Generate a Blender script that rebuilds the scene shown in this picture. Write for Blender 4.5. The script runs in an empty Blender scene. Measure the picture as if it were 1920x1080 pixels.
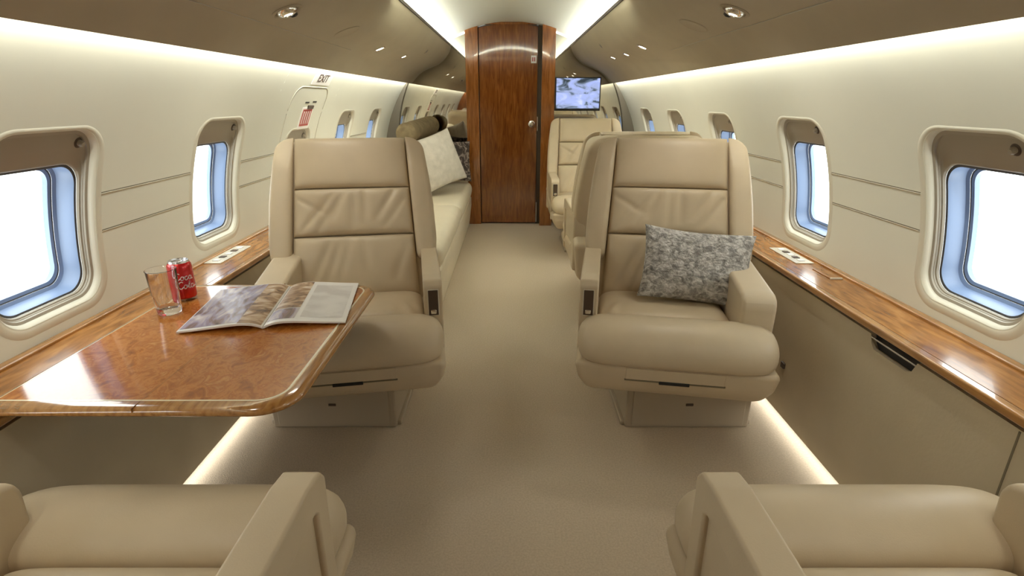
import bpy, bmesh, math, random
from math import sin, cos, pi, sqrt, exp, atan2, radians as rad
from mathutils import Vector, Matrix
random.seed(7)
SC = bpy.context.scene
COL = SC.collection

# ------------------------------------------------------------------ materials
def mat(name, color, rough=.5, metal=0., spec=.5, coat=0., noise=0., nscale=20., bump=0., bscale=300., trans=0., sheen=0., emis=None, estr=0.):
    m = bpy.data.materials.new(name); m.use_nodes = True
    nt = m.node_tree; b = nt.nodes['Principled BSDF']
    b.inputs['Base Color'].default_value = (*color, 1)
    b.inputs['Roughness'].default_value = rough
    b.inputs['Metallic'].default_value = metal
    b.inputs['Specular IOR Level'].default_value = spec
    b.inputs['Coat Weight'].default_value = coat
    b.inputs['Coat Roughness'].default_value = .04
    b.inputs['Transmission Weight'].default_value = trans
    b.inputs['Sheen Weight'].default_value = sheen
    if emis:
        b.inputs['Emission Color'].default_value = (*emis, 1); b.inputs['Emission Strength'].default_value = estr
    if noise or bump:
        tc = nt.nodes.new('ShaderNodeTexCoord')
    if noise:
        n = nt.nodes.new('ShaderNodeTexNoise'); n.inputs['Scale'].default_value = nscale; n.inputs['Detail'].default_value = 5
        nt.links.new(tc.outputs['Object'], n.inputs['Vector'])
        r = nt.nodes.new('ShaderNodeMapRange'); r.inputs['From Min'].default_value = .3; r.inputs['From Max'].default_value = .7
        r.inputs['To Min'].default_value = 1-noise; r.inputs['To Max'].default_value = 1+noise
        nt.links.new(n.outputs['Fac'], r.inputs['Value'])
        mx = nt.nodes.new('ShaderNodeVectorMath'); mx.operation = 'SCALE'; mx.inputs[0].default_value = color
        nt.links.new(r.outputs[0], mx.inputs['Scale']); nt.links.new(mx.outputs[0], b.inputs['Base Color'])
    if bump:
        n2 = nt.nodes.new('ShaderNodeTexNoise'); n2.inputs['Scale'].default_value = bscale; n2.inputs['Detail'].default_value = 3
        nt.links.new(tc.outputs['Object'], n2.inputs['Vector'])
        bp = nt.nodes.new('ShaderNodeBump'); bp.inputs['Strength'].default_value = bump; bp.inputs['Distance'].default_value = .004
        nt.links.new(n2.outputs['Fac'], bp.inputs['Height']); nt.links.new(bp.outputs['Normal'], b.inputs['Normal'])
    return m

def ramp(nt, stops):
    r = nt.nodes.new('ShaderNodeValToRGB'); e = r.color_ramp.elements
    e[0].position = stops[0][0]; e[0].color = (*stops[0][1], 1)
    e[1].position = stops[-1][0]; e[1].color = (*stops[-1][1], 1)
    for p, c in stops[1:-1]:
        x = e.new(p); x.color = (*c, 1)
    return r

def noise_mat(name, stops, scale=(1, 1, 1), nscale=8., detail=6., dist=0., rough=.5, coat=0., bump=0., bscale=200., coord='Object', nrough=.5, spec=.5):
    m = mat(name, (1, 1, 1), rough=rough, coat=coat, spec=spec); nt = m.node_tree; b = nt.nodes['Principled BSDF']
    tc = nt.nodes.new('ShaderNodeTexCoord'); mp = nt.nodes.new('ShaderNodeMapping')
    mp.inputs['Scale'].default_value = scale
    nt.links.new(tc.outputs[coord], mp.inputs['Vector'])
    n = nt.nodes.new('ShaderNodeTexNoise'); n.inputs['Scale'].default_value = nscale; n.inputs['Detail'].default_value = detail
    n.inputs['Distortion'].default_value = dist; n.inputs['Roughness'].default_value = nrough
    nt.links.new(mp.outputs[0], n.inputs['Vector'])
    r = ramp(nt, stops); nt.links.new(n.outputs['Fac'], r.inputs['Fac']); nt.links.new(r.outputs['Color'], b.inputs['Base Color'])
    if bump:
        n2 = nt.nodes.new('ShaderNodeTexNoise'); n2.inputs['Scale'].default_value = bscale
        nt.links.new(tc.outputs[coord], n2.inputs['Vector'])
        bp = nt.nodes.new('ShaderNodeBump'); bp.inputs['Strength'].default_value = bump; bp.inputs['Distance'].default_value = .01
        nt.links.new(n2.outputs['Fac'], bp.inputs['Height']); nt.links.new(bp.outputs['Normal'], b.inputs['Normal'])
    return m

M = {}
M['leather'] = mat('tan_leather', (.56, .465, .33), rough=.42, noise=.04, nscale=9, bump=.06, bscale=350, spec=.4)
M['leather_window_lit'] = mat('window_lit_leather', (.70, .635, .50), rough=.45, noise=.03, nscale=7, bump=.06, bscale=350)  # slightly lighter sofa leather, with window light put into the colour
M['plastic'] = mat('base_plastic', (.38, .32, .235), rough=.5)
M['wall'] = mat('wall_vinyl', (.68, .675, .575), rough=.5, noise=.015, nscale=4, spec=.3)
M['bezel'] = mat('bezel_plastic', (.62, .59, .48), rough=.42)
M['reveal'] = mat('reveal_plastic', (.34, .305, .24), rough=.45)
M['gasket'] = mat('gasket_rubber', (.05, .05, .05), rough=.5)
M['blue'] = mat('outer_frame_skylit', (.20, .275, .43), rough=.4)  # the bluish skylight on the frame is put into this colour
M['seam'] = mat('seam_shade_and_seal', (.17, .14, .09), rough=.7)  # on the sidewall strips this dark tone stands in for gap shade
M['overhead'] = mat('overhead_fabric', (.40, .345, .255), rough=.75, noise=.03, nscale=6, spec=.2)
M['edge'] = mat('dark_edge_trim', (.06, .042, .025), rough=.5)
M['dome'] = mat('dome_vinyl', (.66, .67, .59), rough=.6, spec=.2)
M['lower'] = mat('lower_wall_suede', (.52, .445, .315), rough=.8, noise=.07, nscale=3.5, spec=.2, bump=.1, bscale=120)
M['carpet'] = mat('wool_carpet', (.55, .465, .355), rough=.95, noise=.09, nscale=160, bump=.5, bscale=260, spec=.1)
M['black'] = mat('black_plastic', (.012, .011, .011), rough=.4)
M['dark'] = mat('dark_brown_plastic', (.07, .045, .03), rough=.35)
M['chrome'] = mat('chrome', (.8, .78, .74), rough=.12, metal=1)
M['plate'] = mat('brushed_plate', (.66, .62, .52), rough=.35, metal=.3)
M['white'] = mat('white_plastic', (.75, .73, .70), rough=.4)
M['mirror'] = mat('tinted_mirror', (.60, .565, .49), rough=.02, metal=1)
M['arch'] = mat('bronze_arch', (.15, .13, .095), rough=.45)
M['red_can'] = mat('red_can', (.62, .012, .015), rough=.22, metal=.35, coat=.6)
M['alu'] = mat('aluminium', (.72, .72, .74), rough=.25, metal=1)
M['glass'] = mat('clear_glass', (1, 1, 1), rough=.0, trans=1.)
M['glass'].node_tree.nodes['Principled BSDF'].inputs['IOR'].default_value = 1.45
M['letter'] = mat('dark_lettering', (.10, .07, .06), rough=.6)
M['white_letter'] = mat('white_lettering', (.85, .82, .78), rough=.4)
M['red_print'] = mat('red_print', (.42, .06, .05), rough=.5)
M['paper'] = mat('paper', (.80, .79, .79), rough=.5, coat=.1)
M['inlay'] = mat('pale_inlay', (.80, .70, .48), rough=.25, coat=.6)
M['lamp'] = mat('lamp_lens', (1, .95, .85), emis=(1, .93, .80), estr=9)
M['burl'] = noise_mat('burl_veneer', [(.28, (.20, .055, .010)), (.42, (.36, .115, .020)), (.50, (.50, .19, .042)), (.58, (.36, .11, .019)), (.70, (.60, .27, .075))],
                      scale=(1, .8, 1), nscale=26, detail=10, dist=.7, rough=.14, coat=.25, nrough=.62)
M['oak'] = noise_mat('oak_edge_veneer', [(.3, (.24, .105, .026)), (.5, (.37, .175, .05)), (.7, (.45, .23, .075))], scale=(14, 1.2, 14), nscale=6, detail=6, dist=.4, rough=.2, coat=.8)
M['ledge'] = noise_mat('ledge_veneer', [(.30, (.19, .070, .014)), (.5, (.31, .128, .028)), (.70, (.42, .195, .052))], scale=(6, 1.2, 6), nscale=9, detail=9, dist=.5, rough=.24, coat=.2)
M['door'] = noise_mat('door_veneer', [(.28, (.13, .034, .006)), (.5, (.20, .060, .011)), (.74, (.28, .095, .022))], scale=(9, 9, 1.1), nscale=5, detail=8, dist=.9, rough=.12, coat=1.)
M['door_frame'] = noise_mat('door_frame_veneer', [(.28, (.19, .055, .010)), (.5, (.28, .094, .019)), (.74, (.36, .14, .036))], scale=(9, 9, 1.1), nscale=5, detail=8, dist=.9, rough=.12, coat=1.)
M['fur'] = noise_mat('grey_fur', [(.30, (.16, .155, .15)), (.44, (.32, .315, .31)), (.55, (.55, .545, .54)), (.70, (.80, .80, .80))], scale=(1.5, 1.5, 2.2), nscale=26, detail=7, dist=.7, rough=.9, bump=.8, bscale=120, nrough=.65, spec=.1)
M['white_cloth'] = mat('white_cloth', (.66, .62, .56), rough=.85, noise=.10, nscale=22, bump=.3, bscale=200, spec=.1)
M['brown_cloth'] = mat('brown_cloth', (.20, .155, .09), rough=.85, noise=.2, nscale=25, bump=.3, bscale=180, spec=.1)
M['pattern_cloth'] = noise_mat('patterned_cloth', [(.40, (.035, .025, .022)), (.50, (.09, .06, .05)), (.58, (.30, .25, .22))], nscale=16, detail=3, dist=2.5, rough=.85)
M['page_photo'] = noise_mat('page_photo', [(.30, (.05, .03, .03)), (.42, (.22, .14, .13)), (.52, (.33, .29, .42)), (.60, (.50, .44, .46)), (.74, (.75, .72, .72))],
                            scale=(7, 2.5, 1), nscale=3.2, detail=7, dist=1.4, rough=.5, coat=.1)
M['page_warm'] = noise_mat('page_warm_photo', [(.32, (.08, .045, .03)), (.45, (.34, .20, .11)), (.56, (.55, .40, .26)), (.7, (.70, .62, .56))],
                           scale=(6, 10, 1), nscale=3, detail=5, dist=1.0, rough=.5, coat=.1)
M['page_text'] = noise_mat('page_text', [(.40, (.60, .58, .58)), (.52, (.70, .69, .69)), (.62, (.74, .73, .73))], scale=(2, 3, 1), nscale=5, detail=3, dist=.5, rough=.5, coat=.1)

# thin window pane: mostly clear, a little gloss
m = bpy.data.materials.new('window_pane'); m.use_nodes = True; nt = m.node_tree; nt.nodes.clear()
o = nt.nodes.new('ShaderNodeOutputMaterial'); t = nt.nodes.new('ShaderNodeBsdfTransparent'); g = nt.nodes.new('ShaderNodeBsdfGlossy')
g.inputs['Roughness'].default_value = .02; mx = nt.nodes.new('ShaderNodeMixShader'); mx.inputs[0].default_value = .05
nt.links.new(t.outputs[0], mx.inputs[1]); nt.links.new(g.outputs[0], mx.inputs[2]); nt.links.new(mx.outputs[0], o.inputs[0]); M['pane'] = m
# television picture
m = bpy.data.materials.new('screen_picture'); m.use_nodes = True; nt = m.node_tree; b = nt.nodes['Principled BSDF']
tc = nt.nodes.new('ShaderNodeTexCoord'); mp = nt.nodes.new('ShaderNodeMapping'); mp.inputs['Scale'].default_value = (5, 1, 11); mp.inputs['Rotation'].default_value = (0, .35, 0)
n = nt.nodes.new('ShaderNodeTexNoise'); n.inputs['Scale'].default_value = 1.1; n.inputs['Detail'].default_value = 7; n.inputs['Distortion'].default_value = 1.2
nt.links.new(tc.outputs['Object'], mp.inputs[0]); nt.links.new(mp.outputs[0], n.inputs['Vector'])
r = ramp(nt, [(.34, (.03, .045, .06)), (.40, (.14, .19, .27)), (.45, (.36, .44, .70)), (.58, (.42, .52, 1.)), (.80, (.80, .85, 1.))])
nt.links.new(n.outputs['Fac'], r.inputs[0]); nt.links.new(r.outputs[0], b.inputs['Emission Color']); b.inputs['Emission Strength'].default_value = .52
b.inputs['Base Color'].default_value = (.01, .01, .01, 1); b.inputs['Roughness'].default_value = .2; M['screen'] = m

# ------------------------------------------------------------------ helpers
def link(o, parent=None):
    COL.objects.link(o)
    if parent: o.parent = parent
    return o

def mesh(name, verts, faces, m, parent=None, sharp=35, doubles=0.):
    me = bpy.data.meshes.new(name); me.from_pydata([tuple(v) for v in verts], [], faces)
    bm = bmesh.new(); bm.from_mesh(me)
    if doubles: bmesh.ops.remove_doubles(bm, verts=bm.verts, dist=doubles)
    bmesh.ops.recalc_face_normals(bm, faces=bm.faces)
    bm.to_mesh(me); bm.free()
    return finish(name, me, m, parent, sharp)

def finish(name, me, m, parent=None, sharp=35):
    me.materials.append(m)
    for p in me.polygons: p.use_smooth = True
    me.set_sharp_from_angle(angle=rad(sharp))
    return link(bpy.data.objects.new(name, me), parent)

def bm_obj(name, bm, m, parent=None, sharp=35):
    me = bpy.data.meshes.new(name); bmesh.ops.recalc_face_normals(bm, faces=bm.faces); bm.to_mesh(me); bm.free()
    o = finish(name, me, m, parent, sharp)
    w = o.modifiers.new('normals', 'WEIGHTED_NORMAL'); w.keep_sharp = True; w.weight = 80
    return o

def rbox(name, x, y, z, r, m, parent=None, seg=3, fn=None, sharp=60, bm=None):
    own = bm is None
    if own: bm = bmesh.new()
    vs = bmesh.ops.create_cube(bm, size=1)['verts']
    for v in vs:
        v.co = Vector(((x[0] if v.co.x < 0 else x[1]), (y[0] if v.co.y < 0 else y[1]), (z[0] if v.co.z < 0 else z[1])))
    if r:
        es = list({e for v in vs for e in v.link_edges})
        vs = bmesh.ops.bevel(bm, geom=es, offset=r, segments=seg, affect='EDGES', profile=.5, clamp_overlap=True)['verts']
    if fn:
        for v in vs: v.co = fn(v.co)
    if own: return bm_obj(name, bm, m, parent, sharp)

def prism(name, poly, a, b, r, m, parent=None, axis='x', seg=3, sharp=50, only=None):
    """poly of (p,q) extruded from a to b; axis x: (y,z), axis z: (x,y), axis y: (x,z)"""
    bm = bmesh.new()
    def P(p, q, t): return {'x': (t, p, q), 'y': (p, t, q), 'z': (p, q, t)}[axis]
    v0 = [bm.verts.new(P(p, q, a)) for p, q in poly]; v1 = [bm.verts.new(P(p, q, b)) for p, q in poly]
    n = len(poly)
    bm.faces.new(v0); bm.faces.new(v1)
    for i in range(n): bm.faces.new((v0[i], v0[(i+1) % n], v1[(i+1) % n], v1[i]))
    bmesh.ops.recalc_face_normals(bm, faces=bm.faces)
    if r: bmesh.ops.bevel(bm, geom=list(bm.edges), offset=r, segments=seg, affect='EDGES', profile=.5, clamp_overlap=True)
    return bm_obj(name, bm, m, parent, sharp)

def loft(name, rings, m, parent=None, caps=True, sharp=40, closed=True):
    vs = [v for r in rings for v in r]; k = len(rings[0]); fs = []
    for i in range(len(rings)-1):
        for j in range(k if closed else k-1):
            a = i*k+j; b = i*k+(j+1) % k; fs.append((a, b, b+k, a+k))
    if caps:
        fs.append(tuple(range(k))); fs.append(tuple((len(rings)-1)*k+j for j in range(k)))
    return mesh(name, vs, fs, m, parent, sharp)

def lathe(name, prof, m, parent=None, n=40, caps=True, sharp=40):
    rings = [[(r*cos(2*pi*j/n), r*sin(2*pi*j/n), z) for j in range(n)] for r, z in prof]
    return loft(name, rings, m, parent, caps, sharp)

def tube_bm(bm, pts, r, n=8):
    pts = [Vector(p) for p in pts]; prev = None; rings = []
    for i, p in enumerate(pts):
        d = (pts[min(i+1, len(pts)-1)] - pts[max(i-1, 0)]).normalized()
        up = Vector((0, 0, 1)) if abs(d.z) < .9 else Vector((1, 0, 0))
        a = d.cross(up).normalized(); b = d.cross(a)
        rings.append([bm.verts.new(p + a*(r*cos(2*pi*k/n)) + b*(r*sin(2*pi*k/n))) for k in range(n)])
    for i in range(len(rings)-1):
        for k in range(n): bm.faces.new((rings[i][k], rings[i][(k+1) % n], rings[i+1][(k+1) % n], rings[i+1][k]))
    bm.faces.new(rings[0]); bm.faces.new(rings[-1])

def tube(name, pts, r, m, parent=None, n=8):
    bm = bmesh.new(); tube_bm(bm, pts, r, n); return bm_obj(name, bm, m, parent, 60)

def puff(name, w, h, t, fmap, m, parent=None, nx=36, ny=24, p=6, q=.5, disp=None, wf=None, back=0.):
    """soft cushion panel: fmap(u, v, n) puts across / up / thickness into space"""
    vs = []; fs = []
    for j in range(ny+1):
        v = sin(pi/2*(2*j/ny-1))
        for i in range(nx+1):
            u = sin(pi/2*(2*i/nx-1))
            n = t*max(0, 1-abs(u)**p)**q*max(0, 1-abs(v)**p)**q
            if disp: n += disp(u, v)*min(1, n/t*1.2)
            ww = w*(wf(v) if wf else 1)
            vs.append(fmap(u*ww/2, v*h/2, n))
    k = nx+1
    for j in range(ny):
        for i in range(nx): fs.append((j*k+i, j*k+i+1, (j+1)*k+i+1, (j+1)*k+i))
    # sides and back
    rim = [i for i in range(k)] + [j*k+nx for j in range(1, ny+1)] + [ny*k+i for i in range(nx-1, -1, -1)] + [j*k for j in range(ny-1, 0, -1)]
    base = len(vs)
    for idx in rim:
        j, i = divmod(idx, k); v = sin(pi/2*(2*j/ny-1)); u = sin(pi/2*(2*i/nx-1)); ww = w*(wf(v) if wf else 1)
        vs.append(fmap(u*ww/2, v*h/2, -back-.002))
    L = len(rim)
    for a in range(L): fs.append((rim[a], rim[(a+1) % L], base+(a+1) % L, base+a))
    fs.append(tuple(base+a for a in range(L)))
    return mesh(name, vs, fs, m, parent, 60)

def empty(name, loc=(0, 0, 0), rz=0.):
    o = bpy.data.objects.new(name, None); o.location = loc; o.rotation_euler = (0, 0, rz); o.empty_display_size = .1
    return link(o)

def tag(o, label=None, cat=None, group=None, kind=None):
    if label: o['label'] = label
    if cat: o['category'] = cat
    if group: o['group'] = group
    if kind: o['kind'] = kind
    return o

def copy_tree(o, parent=None):
    c = o.copy(); COL.objects.link(c); c.parent = parent
    for ch in list(o.children): copy_tree(ch, c)
    return c

# ------------------------------------------------------------------ cabin cross-section
CZ, R = .60, 1.22                    # wall arc centre height and radius
DEND = 2.80                          # where the vaulted strip stops towards the rear
Y0, Y1 = -1.30, 5.36                 # aft and forward bulkheads
PITCH, YC0 = .836, 1.339
def wx(z): return sqrt(R*R-(z-CZ)**2)
def wpt(sd, y, s, d=0.):             # s = arc length above centre height, d = outward depth
    a = s/R; return (sd*(R+d)*cos(a), y, CZ+(R+d)*sin(a))
S_LO, S_HI = R*math.asin((.548-CZ)/R), R*math.asin((1.45-CZ)/R)
WS0, WS1 = R*math.asin((.638-CZ)/R), R*math.asin((1.109-CZ)/R)     # bezel bottom and top
WW = .34

def rrect(hw, s0, s1, r, n=10):
    """rounded rectangle loop in (dy, s)"""
    pts = []; r = min(r, hw*.98, (s1-s0)*.49)
    for cx, cy, a0 in ((hw-r, s1-r, 0), (-hw+r, s1-r, 90), (-hw+r, s0+r, 180), (hw-r, s0+r, 270)):
        for i in range(n+1):
            a = rad(a0+90*i/n); pts.append((cx+r*cos(a), cy+r*sin(a)))
    # subdivide the straight sides
    out = []
    for i, p in enumerate(pts):
        q = pts[(i+1) % len(pts)]; out.append(p); L = math.hypot(q[0]-p[0], q[1]-p[1])
        k = 20
        if (i+1) % (n+1) == 0:
            for j in range(1, k): out.append((p[0]+(q[0]-p[0])*j/k, p[1]+(q[1]-p[1])*j/k))
    return out

def cell(sd, yc, s0, s1, y_lo, y_hi):
    hole = rrect(WW/2, s0, s1, .075)
    cs = (s0+s1)/2
    n = len(hole); tgt = []
    for dy, s in hole:
        dx, ds = dy, s-cs
        k = min([((y_hi-yc)/dx if dx > 1e-9 else 1e9), ((y_lo-yc)/dx if dx < -1e-9 else 1e9), ((S_HI-cs)/ds if ds > 1e-9 else 1e9), ((S_LO-cs)/ds if ds < -1e-9 else 1e9)])
        tgt.append((dx*k, cs+ds*k))
    for cy, c_s in ((y_hi, S_HI), (y_lo, S_HI), (y_lo, S_LO), (y_hi, S_LO)):   # snap nearest to the cell corners
        i = min(range(n), key=lambda q: math.hypot(tgt[q][0]+yc-cy, tgt[q][1]-c_s)); tgt[i] = (cy-yc, c_s)
    K = 22; vs = []; fs = []
    for a in range(K+1):
        t = (a/K)**1.3
        for (h0, h1), (t0, t1) in zip(hole, tgt): vs.append(wpt(sd, yc+h0+(t0-h0)*t, h1+(t1-h1)*t))
    for a in range(K):
        for i in range(n): fs.append((a*n+i, a*n+(i+1) % n, (a+1)*n+(i+1) % n, (a+1)*n+i))
    return vs, fs

KS = range(-2, 5)
EXIT_TOP = R*math.asin((1.015-CZ)/R)
for sd, nm in ((-1, 'left'), (1, 'right')):
    V = []; F = []
    for k in KS:
        yc = YC0+PITCH*k; lo = Y0-.05 if k == -2 else yc-PITCH/2; hi = Y1+.05 if k == 4 else yc+PITCH/2
        dz = -.085 if (sd < 0 and k == 2) else 0
        v, f = cell(sd, yc, WS0+dz, WS1+dz, lo, hi); b = len(V); V += v; F += [tuple(i+b for i in q) for q in f]
    w = mesh('wall_'+nm, V, F, M['wall'], None, 70, .0006)
    tag(w, 'curved cream %s cabin sidewall pierced by rounded windows' % nm, 'wall', kind='structure')
    # two horizontal grooves between the windows, each a thin dark strip coloured as the gap's shade, over a raised bead
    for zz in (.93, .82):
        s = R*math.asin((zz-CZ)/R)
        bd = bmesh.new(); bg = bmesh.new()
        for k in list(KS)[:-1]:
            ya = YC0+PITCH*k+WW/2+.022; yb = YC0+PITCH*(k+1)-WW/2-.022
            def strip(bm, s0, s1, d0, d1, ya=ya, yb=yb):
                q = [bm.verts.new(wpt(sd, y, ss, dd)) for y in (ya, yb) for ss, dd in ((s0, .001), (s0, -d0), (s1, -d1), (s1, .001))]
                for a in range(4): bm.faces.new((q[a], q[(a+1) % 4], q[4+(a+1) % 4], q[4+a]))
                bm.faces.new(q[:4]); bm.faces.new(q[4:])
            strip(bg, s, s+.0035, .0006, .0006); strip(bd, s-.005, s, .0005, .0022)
        bm_obj('groove_strip', bg, M['seam'], w); bm_obj('bead', bd, M['wall'], w)

# window rings: (side inset, bottom inset, top inset, corner radius, outward depth)
FRAME = [(-.026, -.028, -.014, .097, .0005), (-.020, -.022, -.011, .092, -.0012), (-.011, -.012, -.006, .085, -.0018), (-.004, -.004, -.002, .079, -.0005), (.002, .002, .002, .074, .004), (.006, .006, .005, .072, .010), (.008, .008, .008, .07, .016)]
REVEAL = [(.008, .008, .008, .07, .016), (.015, .015, .018, .064, .018), (.0165, .0165, .020, .063, .023), (.018, .018, .062, .062, .0235), (.0188, .0188, .067, .061, .0275), (.023, .022, .100, .058, .028), (.025, .024, .106, .057, .034)]
GASK = [(.025, .024, .106, .057, .0342), (.028, .027, .110, .056, .0352), (.030, .029, .113, .055, .0365)]
BLUE = [(.030, .029, .113, .055, .0365), (.033, .032, .116, .052, .045), (.037, .036, .120, .050, .078), (.047, .045, .127, .045, .082)]
LINE = [(.047, .045, .127, .045, .0822), (.050, .048, .130, .044, .0835)]
BLUE2 = [(.050, .048, .130, .044, .0835), (.058, .056, .136, .040, .085), (.059, .057, .137, .039, .098)]
def band(name, sd, yc, s0, s1, rings, m, parent):
    L = []
    for si, bi, ti, r, d in rings: L.append([wpt(sd, yc+dy, s, d) for dy, s in rrect(WW/2-si, s0+bi, s1-ti, r)])
    return loft(name, L, m, parent, caps=False, sharp=50)

wn = 0
for sd, nm in ((-1, 'left'), (1, 'right')):
    for k in KS:
        wn += 1; yc = YC0+PITCH*k; dz = -.085 if (sd < 0 and k == 2) else 0; s0, s1 = WS0+dz, WS1+dz
        w = empty('window_%d' % wn, wpt(sd, yc, s0)); inv = Matrix.Translation(-Vector(w.location))
        tag(w, 'rounded rectangular cabin window in the %s sidewall' % nm, 'window', kind='structure')
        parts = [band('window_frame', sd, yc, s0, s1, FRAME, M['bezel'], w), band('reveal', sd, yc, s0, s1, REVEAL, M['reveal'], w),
                 band('gasket', sd, yc, s0, s1, GASK, M['gasket'], w), band('outer_frame', sd, yc, s0, s1, BLUE, M['blue'], w),
                 band('gasket', sd, yc, s0, s1, LINE, M['gasket'], w), band('outer_frame', sd, yc, s0, s1, BLUE2, M['blue'], w)]
        rp = rrect(WW/2-.058, s0+.056, s1-.136, .04); nn = len(rp)
        parts.append(mesh('pane', [wpt(sd, yc+dy, s, .092) for dy, s in rp] + [wpt(sd, yc+dy, s, .096) for dy, s in rp],
                          [tuple(range(nn)), tuple(range(nn, 2*nn))] + [(i, (i+1) % nn, nn+(i+1) % nn, nn+i) for i in range(nn)], M['pane'], w))
        # pull knob of the shade
        ky = yc+(.125 if sd < 0 else -.09); c = Vector(wpt(sd, ky, s1-.046, .0255)); nrm = Vector((c.x, 0, c.z-CZ)).normalized()
        q = nrm.to_track_quat('Z', 'Y').to_matrix().to_4x4()
        for nm2, pr, mm in (('knob_seat', [(.016, .004), (.016, -.002), (.012, -.004)], M['dark']), ('shade_knob', [(.008, .0), (.009, -.010), (.006, -.016)], M['reveal'])):
            kb = lathe(nm2, pr, mm, w, 20); kb.data.transform(Matrix.Translation(c) @ q); parts.append(kb)
        for p in parts: p.data.transform(inv)

# ------------------------------------------------------------------ floor, lower walls, ceiling, bulkheads
f = rbox('floor', (-1.10, 1.10), (Y0-.05, Y1+.05), (-.04, 0), 0, M['carpet']); tag(f, 'beige cut pile carpet covering the cabin floor', 'floor', kind='structure')
for sd, nm in ((-1, 'left'), (1, 'right')):
    if sd > 0:
        poly = [(Y0, .045), (Y1-.02, .045), (Y1-.02, .553), (1.395, .553), (1.385, .528), (1.37, .514), (1.24, .514), (1.222, .524), (1.21, .553), (Y0, .553)]
    else:
        poly = [(Y0, .045), (Y1-.02, .045), (Y1-.02, .553), (Y0, .553)]
    p = prism('wall_lower_'+nm, poly, sd*1.030, sd*1.050, 0, M['lower'])
    tag(p, 'tan suede lower %s sidewall panel under the wooden ledge' % nm, 'wall', kind='structure')
    rbox('backing', (sd*1.052, sd*1.10), (Y0, Y1), (.05, .56), 0, M['black'], p)
    rbox('backing', (sd*1.09, sd*1.11), (Y0, Y1), (-.02, .06), 0, M['lower'], p)
    for yy in ((.92,) if sd > 0 else (.86,)):
        rbox('groove_strip', (sd*1.0285, sd*1.033), (yy-.002, yy+.002), (.05, .55), 0, M['seam'], p)
    # wooden ledge
    e = empty('side_ledge', (sd*1.13, 2, .55)); tag(e, ('long glossy wooden side ledge below the %s windows' % nm) + (', table folded out of it' if sd < 0 else ', bare beside the grey cushion'), 'ledge', kind=None)
    off = Vector(e.location)
    def loc(o, off=off): o.data.transform(Matrix.Translation(-off)); return o
    ya, yb = Y0+.02, Y1-.03
    loc(rbox('ledge_top', (min(sd*1.05, sd*1.206), max(sd*1.05, sd*1.206)), (ya, yb), (.563, .583), 0, M['ledge'], e))
    loc(rbox('nosing', (min(sd*1.022, sd*1.05), max(sd*1.022, sd*1.05)), (ya, yb), (.562, .5845), .006, M['oak'], e))
    loc(rbox('back_moulding', (min(sd*1.190, sd*1.2185), max(sd*1.190, sd*1.2185)), (ya, yb), (.575, .591), .005, M['oak'], e))
    if sd > 0:
        pk = loc(rbox('pull_pocket', (1.045, 1.0515), (1.205, 1.40), (.512, .56), 0, M['black'], e))
        loc(rbox('pull_bar', (1.030, 1.036), (1.212, 1.392), (.541, .546), .001, M['alu'], e))
        pl = [((1.105, 1.175), (1.98, 2.21)), ((1.13, 1.172), (1.79, 1.91))]
        rb = rbox('panel_button', (1.022, 1.032), (1.79, 1.815), (.226, .25), .004, M['dark'], p)
    else:
        pl = [((-1.19, -1.125), (1.98, 2.24))]
    for i, (xr, yr) in enumerate(pl):
        c = loc(rbox('control_plate', xr, yr, (.582, .587), .002, M['plate'] if i == 0 else M['ledge'], e))
        if i == 0:
            for j in range(5):
                y = yr[0]+.035+j*(yr[1]-yr[0]-.07)/4
                loc(rbox('control_button', ((xr[0]+xr[1])/2-.012, (xr[0]+xr[1])/2+.012), (y-.012, y+.012), (.586, .590), .0015, M['dark'] if j in (1, 3) else M['white'], c))
        else:
            loc(rbox('plate_rim', (xr[0], xr[1]), (yr[0]-.004, yr[0]+.004), (.583, .589), .001, M['plate'], c))

# ceiling dome
n = 48; RD = 1.245; vs = []; fs = []
for i in range(n+1):
    x = -.935+1.87*i/n
    z = CZ+sqrt(RD*RD-x*x); vs += [(x, Y0-.05, z), (x, Y1+.05, z)]
for i in range(n): fs.append((2*i, 2*i+2, 2*i+3, 2*i+1))
c = mesh('ceiling', vs, fs, M['dome'], None, 80); tag(c, 'cream vaulted ceiling strip lit from both edges', 'ceiling', kind='structure')

# overhead service panels
PSU = [(.55, 1.655), (.55, 1.65), (.5545, 1.63), (.5635, 1.603), (.580, 1.576), (.605, 1.545), (.635, 1.515), (.672, 1.490), (.72, 1.471), (.77, 1.452), (.815, 1.431), (.853, 1.406), (.885, 1.375), (.91, 1.348), (.934, 1.325)]
def psu_at(x):
    for (x0, z0), (x1, z1) in zip(PSU[1:], PSU[2:]):
        if x0 <= x <= x1:
            t = (x-x0)/(x1-x0); return z0+t*(z1-z0), atan2(z1-z0, x1-x0)
for sd, nm in ((-1, 'left'), (1, 'right')):
    rings = []
    outer = PSU[1:]; inner = [(x+.006, z+.006) for x, z in PSU[::-1]]
    poly = [(sd*x, z) for x, z in outer + inner]
    p = prism('ceiling_'+nm, poly, Y0-.02, Y1, 0, M['overhead'], axis='y', sharp=40)
    tag(p, 'tan overhead service panel running along the %s side of the ceiling' % nm, 'ceiling', kind='structure')
    prism('edge_trim', [(sd*.545, 1.643), (sd*.545, 1.660), (sd*.553, 1.664), (sd*.556, 1.643)], Y0-.02, Y1-.002, 0, M['edge'], p, axis='y')
    zs, an = psu_at(.826)
    rbox('groove_strip', (min(sd*.824, sd*.828), max(sd*.824, sd*.828)), (Y0, 3.0), (zs-.0006, zs+.004), 0, M['reveal'], p)

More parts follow.
